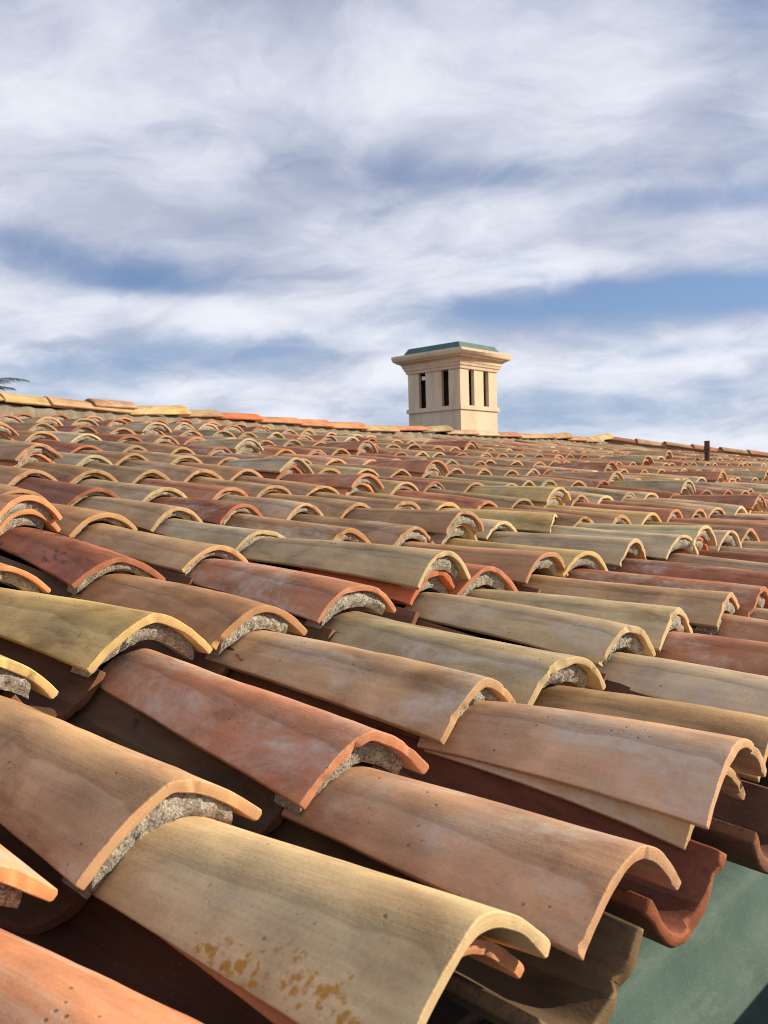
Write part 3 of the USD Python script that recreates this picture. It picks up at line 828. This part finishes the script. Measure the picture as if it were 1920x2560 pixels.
def np_ridge_band():
    us = np.array([q[0] for q in RIDGE] + [UH]); zs = np.array([min(q[2], q[3]) for q in RIDGE] + [0.065]) - 0.054
    parts = []
    xs = np.concatenate([[uL], np.linspace(6.6, UH, 60)])
    for a, b in zip(xs[:-1], xs[1:]):
        za, zb2 = np.interp(a, us, zs), np.interp(b, us, zs)
        pa, pb = np.array([a * P, yr, Z0 + NR * E * ST]), np.array([b * P, yr, Z0 + NR * E * ST])
        v, f = band(pa, pb, 0.175, -0.16, 0.0, 4, 3)
        tt = (v[:, 0] - a * P) / ((b - a) * P)
        v[:, 2] += np.where(v[:, 2] > pa[2] - 0.05, za + (zb2 - za) * tt, 0)
        parts.append((v, f))
    return cat(parts)


put('ridge_mortar', np_ridge_band(), M['bed'], roof, smooth=50)
put('hip_mortar', band(h0, h1, 0.17, -0.14, 0.038, 120, 4), M['bed'], roof, smooth=50)

# ------------------------------------------------------------------ gutter
def gutter():
    R = 0.112
    yc, zc = -0.028, Z0 - 0.108
    a = np.linspace(math.radians(0), math.radians(-180), 22)
    prof = [[0.124, Z0 - 0.100], [0.098, Z0 - 0.104], [0.083, Z0 - 0.112], [0.079, Z0 - 0.118], [0.077, Z0 - 0.126]] + [[yc + R * math.cos(t), zc + R * math.sin(t)] for t in a if yc + R * math.cos(t) < 0.076]
    for b in np.linspace(0, 1.6 * math.pi, 8):      # rolled lip
        prof.append([yc - R - 0.009 + 0.009 * math.cos(b), zc + 0.009 * math.sin(b) + 0.002])
    prof = np.array(prof)
    prof[:, 1] -= np.clip((yc + R - prof[:, 0]) / (2 * R), 0, 1.1) * -0.016
    d = np.gradient(prof, axis=0); nn = np.stack([d[:, 1], -d[:, 0]], -1); nn /= np.linalg.norm(nn, axis=1, keepdims=True)
    outer = prof + nn * 0.0012
    xs = np.linspace(uL * P, uR0 * P, 60)
    k = len(prof)
    v = np.concatenate([[[x, y, z] for y, z in np.vstack([prof, outer])] for x in xs])
    f = []
    for i in range(len(xs) - 1):
        for q in range(k - 1):
            b = i * 2 * k + q
            f.append([b, b + 2 * k, b + 2 * k + 1, b + 1])
            b += k
            f.append([b, b + 1, b + 2 * k + 1, b + 2 * k])
    return v, quads(f)


gut = thing('gutter', (0, 0, 0), label='green painted metal half round gutter under the eave tiles', category='gutter')
put('channel', gutter(), M['gutter'], gut, smooth=50)
for k, x in enumerate(np.arange(1.3, 13, 0.9)):
    put('bracket', box((x, -0.13, Z0 - 0.262), (x + 0.025, 0.13, Z0 - 0.254)), M['gutter'], gut)

# ------------------------------------------------------------------ chimney
CH_D = None


def chimney():
    # nearest lower corner stands just behind the ridge
    ch = thing('chimney', (0, 0, 0), label='cream rendered chimney with slot vents, moulded cornice and green metal cap', category='chimney')
    y0 = yr + 0.14
    d = fw + rt * (1153 - 960) / FPX + dn * (1074 - 1280) / FPX
    k = (y0 - EYE[1]) / d[1]
    c = EYE + d * k
    x0 = c[0]
    dist = k
    sc = dist / FPX               # metres per full-size pixel there
    w = 0.655
    zb = c[2]
    z_band0, z_band1 = zb + (1110 - 885) / 4.366 * sc, zb + (1110 - 838) / 4.366 * sc
    z_top = zb + (1110 - 437) / 4.366 * sc
    x1, y1 = x0 + w, y0 + w + 0.05
    put('shaft', box((x0, y0, zr - 0.6), (x1, y1, z_band0)), M['stucco'], ch)
    e = 0.018
    put('sill_band', box((x0 - e, y0 - e, z_band0), (x1 + e, y1 + e, z_band1)), M['stucco'], ch)
    # piers leave two slots on each side
    slot, cw, q = 0.095, 0.150, 0.040
    mid0, mid1 = cw + slot, w - cw - slot
    wy_ = y1 - y0; n1_ = wy_ - cw - slot
    for (a, b) in ((0, 0), (1, 0), (0, 1), (1, 1)):
        ax = (x0, x0 + cw) if a == 0 else (x1 - cw, x1)
        ay = (y0, y0 + q) if b == 0 else (y1 - q, y1)
        by = (y0 + q, y0 + cw) if b == 0 else (y1 - cw, y1 - q)
        bx = (x0, x0 + q) if a == 0 else (x1 - q, x1)
        put('corner_pier', cat([box((ax[0], ay[0], z_band1), (ax[1], ay[1], z_top)), box((bx[0], by[0], z_band1), (bx[1], by[1], z_top))]), M['stucco'], ch)
    for lo, hi in (((mid0, 0), (mid1, q)), ((mid0, wy_ - q), (mid1, wy_)), ((0, mid0), (q, n1_)), ((w - q, mid0), (w, n1_))):
        put('middle_pier', box((x0 + lo[0], y0 + lo[1], z_band1), (x0 + hi[0], y0 + hi[1], z_top)), M['stucco'], ch)
    put('slot_shade_block', box((x0 + 0.125, y0 + 0.10, z_band1), (x1 - 0.10, y1 - 0.044, z_top)), M['dark'], ch)  # added dark block: paints the slots' shade and closes off the sky behind
    pv = trimesh_cyl(0.030, z_top - z_band1 - 0.06, 20)
    pv = (pv[0] + [x0 + 0.085, y1 - 0.215, z_band1], pv[1])
    fp = put('flue_pipe', pv, M['flue'], ch, smooth=40)
    put('pipe_collar', box((x0 + 0.03, y1 - 0.25, z_top - 0.075), (x0 + 0.128, y1 - 0.17, z_top - 0.035)), M['flue_white'], fp)
    # cornice: stepped mouldings drawn round the square
    prof = [(0.0, 0.0), (0.010, 0.0), (0.012, 0.020), (0.020, 0.026), (0.024, 0.044), (0.030, 0.050)]
    prof += [(0.030 + 0.030 * (1 - math.cos(a)), 0.050 + 0.034 * math.sin(a)) for a in np.linspace(0.25, 1.5, 7)]
    prof += [(0.064, 0.088), (0.066, 0.094)]
    prof += [(0.066 + 0.020 * math.sin(a), 0.094 + 0.030 * (1 - math.cos(a))) for a in np.linspace(0.2, 1.5, 6)]
    prof += [(0.088, 0.126), (0.088, 0.142), (0.083, 0.147), (0.0, 0.155)]
    prof = np.array(prof) * [1.42, (437 - 228) / 4.366 * sc / 0.150]
    rings = np.array([[(x0 - o, y0 - o, z_top + z), (x1 + o, y0 - o, z_top + z), (x1 + o, y1 + o, z_top + z), (x0 - o, y1 + o, z_top + z)] for o, z in prof]).reshape(-1, 3)
    f = []
    for k in range(len(prof) - 1):
        for a in range(4):
            b = (a + 1) % 4
            f.append([k * 4 + a, k * 4 + b, k * 4 + 4 + b, k * 4 + 4 + a])
    n = len(prof) - 1
    f = np.vstack([quads(f), [[0, 2, 1], [0, 3, 2], [n * 4, n * 4 + 1, n * 4 + 2], [n * 4, n * 4 + 2, n * 4 + 3]]])
    put('cornice', (rings, f), M['cornice'], ch, smooth=24)
    # metal cap; the slots get their dark from the added block inside
    zc = z_top + prof[-2][1] + 0.004
    o0, o1, hh = 0.030, -0.010, 0.078
    capv = []
    for o, z in ((o0, zc), (o0, zc + 0.012), (o1, zc + hh), (o1 - 0.03, zc + hh + 0.004)):
        capv += [(x0 - o, y0 - o, z), (x1 + o, y0 - o, z), (x1 + o, y1 + o, z), (x0 - o, y1 + o, z)]
    f = []
    for k in range(3):
        for a in range(4):
            b = (a + 1) % 4
            f.append([k * 4 + a, k * 4 + b, k * 4 + 4 + b, k * 4 + 4 + a])
    f = np.vstack([quads(f), [[12, 13, 14], [12, 14, 15], [0, 2, 1], [0, 3, 2]]])
    put('metal_cap', (np.array(capv), f), M['cap'], ch)


def trimesh_cyl(r, h, n, r2=None):
    a = np.linspace(0, 2 * np.pi, n, endpoint=False)
    r2 = r if r2 is None else r2
    v = np.vstack([np.c_[r * np.cos(a), r * np.sin(a), 0 * a], np.c_[r2 * np.cos(a), r2 * np.sin(a), 0 * a + h], [[0, 0, 0], [0, 0, h]]])
    i = np.arange(n); jn = (i + 1) % n
    f = np.vstack([np.c_[i, jn, n + jn], np.c_[i, n + jn, n + i], np.c_[jn, i, 0 * i + 2 * n], np.c_[n + i, n + jn, 0 * i + 2 * n + 1]])
    return v, f


chimney()

# ------------------------------------------------------------------ vent pipe
vp = thing('vent_pipe', W(36.0, 7.75, -0.02), label='short rusty dark vent pipe standing up between the tiles near the hip', category='pipe')
zh = 0.235
po, pi = trimesh_cyl(0.027, zh, 24), trimesh_cyl(0.022, zh, 24)
a = np.linspace(0, 2 * np.pi, 24, endpoint=False)
v = np.vstack([np.c_[.0270 * np.cos(a), .0270 * np.sin(a), 0 * a], np.c_[.0270 * np.cos(a), .0270 * np.sin(a), 0 * a + zh], np.c_[.0225 * np.cos(a), .0225 * np.sin(a), 0 * a + zh], np.c_[.0225 * np.cos(a), .0225 * np.sin(a), 0 * a + zh - 0.15]])
i_ = np.arange(24); n_ = (i_ + 1) % 24
f = np.vstack([quads(np.c_[k * 24 + i_, k * 24 + n_, k * 24 + 24 + n_, k * 24 + 24 + i_]) for k in range(3)])
put('pipe', (v, f), M['pipe'], vp, smooth=40)
col = trimesh_cyl(0.034, 0.03, 24, 0.029)
put('collar', (col[0] + [0, 0, 0.15], col[1]), M['pipe'], vp, smooth=40)

# ------------------------------------------------------------------ house, ground
house = thing('house_wall', (0, 0, 0), label='cream rendered house wall carrying the eave', category='house')
wy = 0.22
ywb = 2 * yr - wy
put('wall', cat([box((uL * P, wy, 0.0), (uR0 * P - 0.3, wy + 0.3, Z0 - 0.12)), box((uR0 * P - 0.6, wy + 0.3, 0.0), (uR0 * P - 0.3, ywb, Z0 - 0.12))]), M['wall'], house)
put('fascia', box((uL * P, 0.125, Z0 - 0.20), (uR0 * P - 0.1, 0.15, Z0 - 0.108)), M['wood'], house)
put('soffit', box((uL * P, 0.15, Z0 - 0.2), (uR0 * P - 0.1, wy, Z0 - 0.18)), M['wood'], house)

gs = 3000.0
gv = np.array([[-gs, -gs, 0], [gs, -gs, 0], [gs, gs, 0], [-gs, gs, 0]])
put('ground', (gv, np.array([[0, 1, 2], [0, 2, 3]])), M['ground'], kind='structure')
tv = np.array([[uL * P, -3.0, 0.004], [uR0 * P, -3.0, 0.004], [uR0 * P, wy, 0.004], [uL * P, wy, 0.004]])
put('paving', (tv, np.array([[0, 1, 2], [0, 2, 3]])), M['paving'], kind='structure')

# ------------------------------------------------------------------ palm behind the ridge
def palm():
    dist = 25.0
    d = fw + rt * (-168 - 960) / FPX + dn * (1050 - 1280) / FPX
    c = EYE + d * dist
    pl = thing('palm_tree', (c[0], c[1], 0), label='palm tree with drooping feathery fronds beyond the ridge at the left edge', category='palm tree')
    hgt = c[2]
    # trunk with ringed bark
    zs = np.linspace(0, hgt, 60); a = np.linspace(0, 2 * np.pi, 18, endpoint=False)
    v = np.concatenate([np.c_[(0.24 + 0.05 * (k % 2) - 0.03 * z / hgt) * np.cos(a), (0.24 + 0.05 * (k % 2) - 0.03 * z / hgt) * np.sin(a), 0 * a + z] for k, z in enumerate(zs)])
    i = np.arange(18); n = (i + 1) % 18
    f = np.vstack([quads(np.c_[k * 18 + i, k * 18 + n, k * 18 + 18 + n, k * 18 + 18 + i]) for k in range(59)])
    put('trunk', (v, f), M['bark'], pl)
    r = np.random.default_rng(11)
    for k in range(46):
        phi = k * 2.39996
        el = math.radians([62, 38, 16, 48, 2][k % 5] + r.uniform(-8, 8))
        L = r.uniform(2.2, 2.9)
        s = np.linspace(0, 1, 26)
        ang = el - s ** 1.4 * math.radians(75 + r.uniform(-10, 15))
        rr = np.concatenate([[0], np.cumsum(np.cos(ang[:-1]) * L / 25)]) + 0.15
        zz_ = np.concatenate([[0], np.cumsum(np.sin(ang[:-1]) * L / 25)]) + hgt
        if k < 9:      # the fronds that reach over the ridge
            phi = math.atan2(rt[1], rt[0]) + (0.0, 0.35, -0.45, 0.15, -0.2, 0.5, -0.1, 0.25, -0.3)[k]
            el, L = math.radians((36, 50, 22, 12, 44, 30, 27, 18, 40)[k]), (2.25, 1.9, 2.2, 1.95, 2.05, 2.3, 2.1, 2.2, 2.2)[k]
            ang = el - s ** 1.4 * math.radians((100, 88, 80, 70, 95, 98, 90, 85, 105)[k])
            rr = np.concatenate([[0], np.cumsum(np.cos(ang[:-1]) * L / 25)]) + 0.1
            zz_ = np.concatenate([[0], np.cumsum(np.sin(ang[:-1]) * L / 25)]) + hgt
        H = np.array([math.cos(phi), math.sin(phi), 0])
        ctr = rr[:, None] * H + zz_[:, None] * [0, 0, 1]
        T = np.gradient(ctr, axis=0); T /= np.linalg.norm(T, axis=1, keepdims=True)
        side = np.array([-math.sin(phi), math.cos(phi), 0])
        up = np.cross(T, side) * -1
        vs, fs = [], []
        wv = 0.022 * (1 - s) + 0.005     # rachis
        for q in range(26):
            vs += [ctr[q] - side * wv[q], ctr[q] + up[q] * wv[q], ctr[q] + side * wv[q]]
        for q in range(25):
            b = q * 3
            fs += [[b, b + 1, b + 4], [b, b + 4, b + 3], [b + 1, b + 2, b + 5], [b + 1, b + 5, b + 4]]
        for q in np.linspace(0.10, 0.995, 120):
            c0 = np.array([np.interp(q, s, ctr[:, x]) for x in range(3)]); t0 = np.array([np.interp(q, s, T[:, x]) for x in range(3)]); u0 = np.array([np.interp(q, s, up[:, x]) for x in range(3)])
            ll = 0.52 * math.sin(math.pi * (0.14 + 0.80 * q)) * r.uniform(0.85, 1.1)
            for sg in (-1, 1):
                dirn = t0 * 0.75 + side * sg * 0.75 + u0 * r.uniform(-0.1, 0.35) + np.array([0, 0, -0.15]); dirn /= np.linalg.norm(dirn)
                wd = np.cross(dirn, u0); wd /= np.linalg.norm(wd)
                b = len(vs)
                midp = c0 + dirn * ll * 0.55
                tip = c0 + dirn * ll + np.array([0, 0, -0.10 * ll])
                vs += [c0 - wd * 0.008, c0 + wd * 0.008, midp + wd * 0.012, midp - wd * 0.012, tip]
                fs += [[b, b + 1, b + 2], [b, b + 2, b + 3], [b + 3, b + 2, b + 4]]
        put('frond', (np.array(vs), np.array(fs)), M['frond'], pl)


palm()
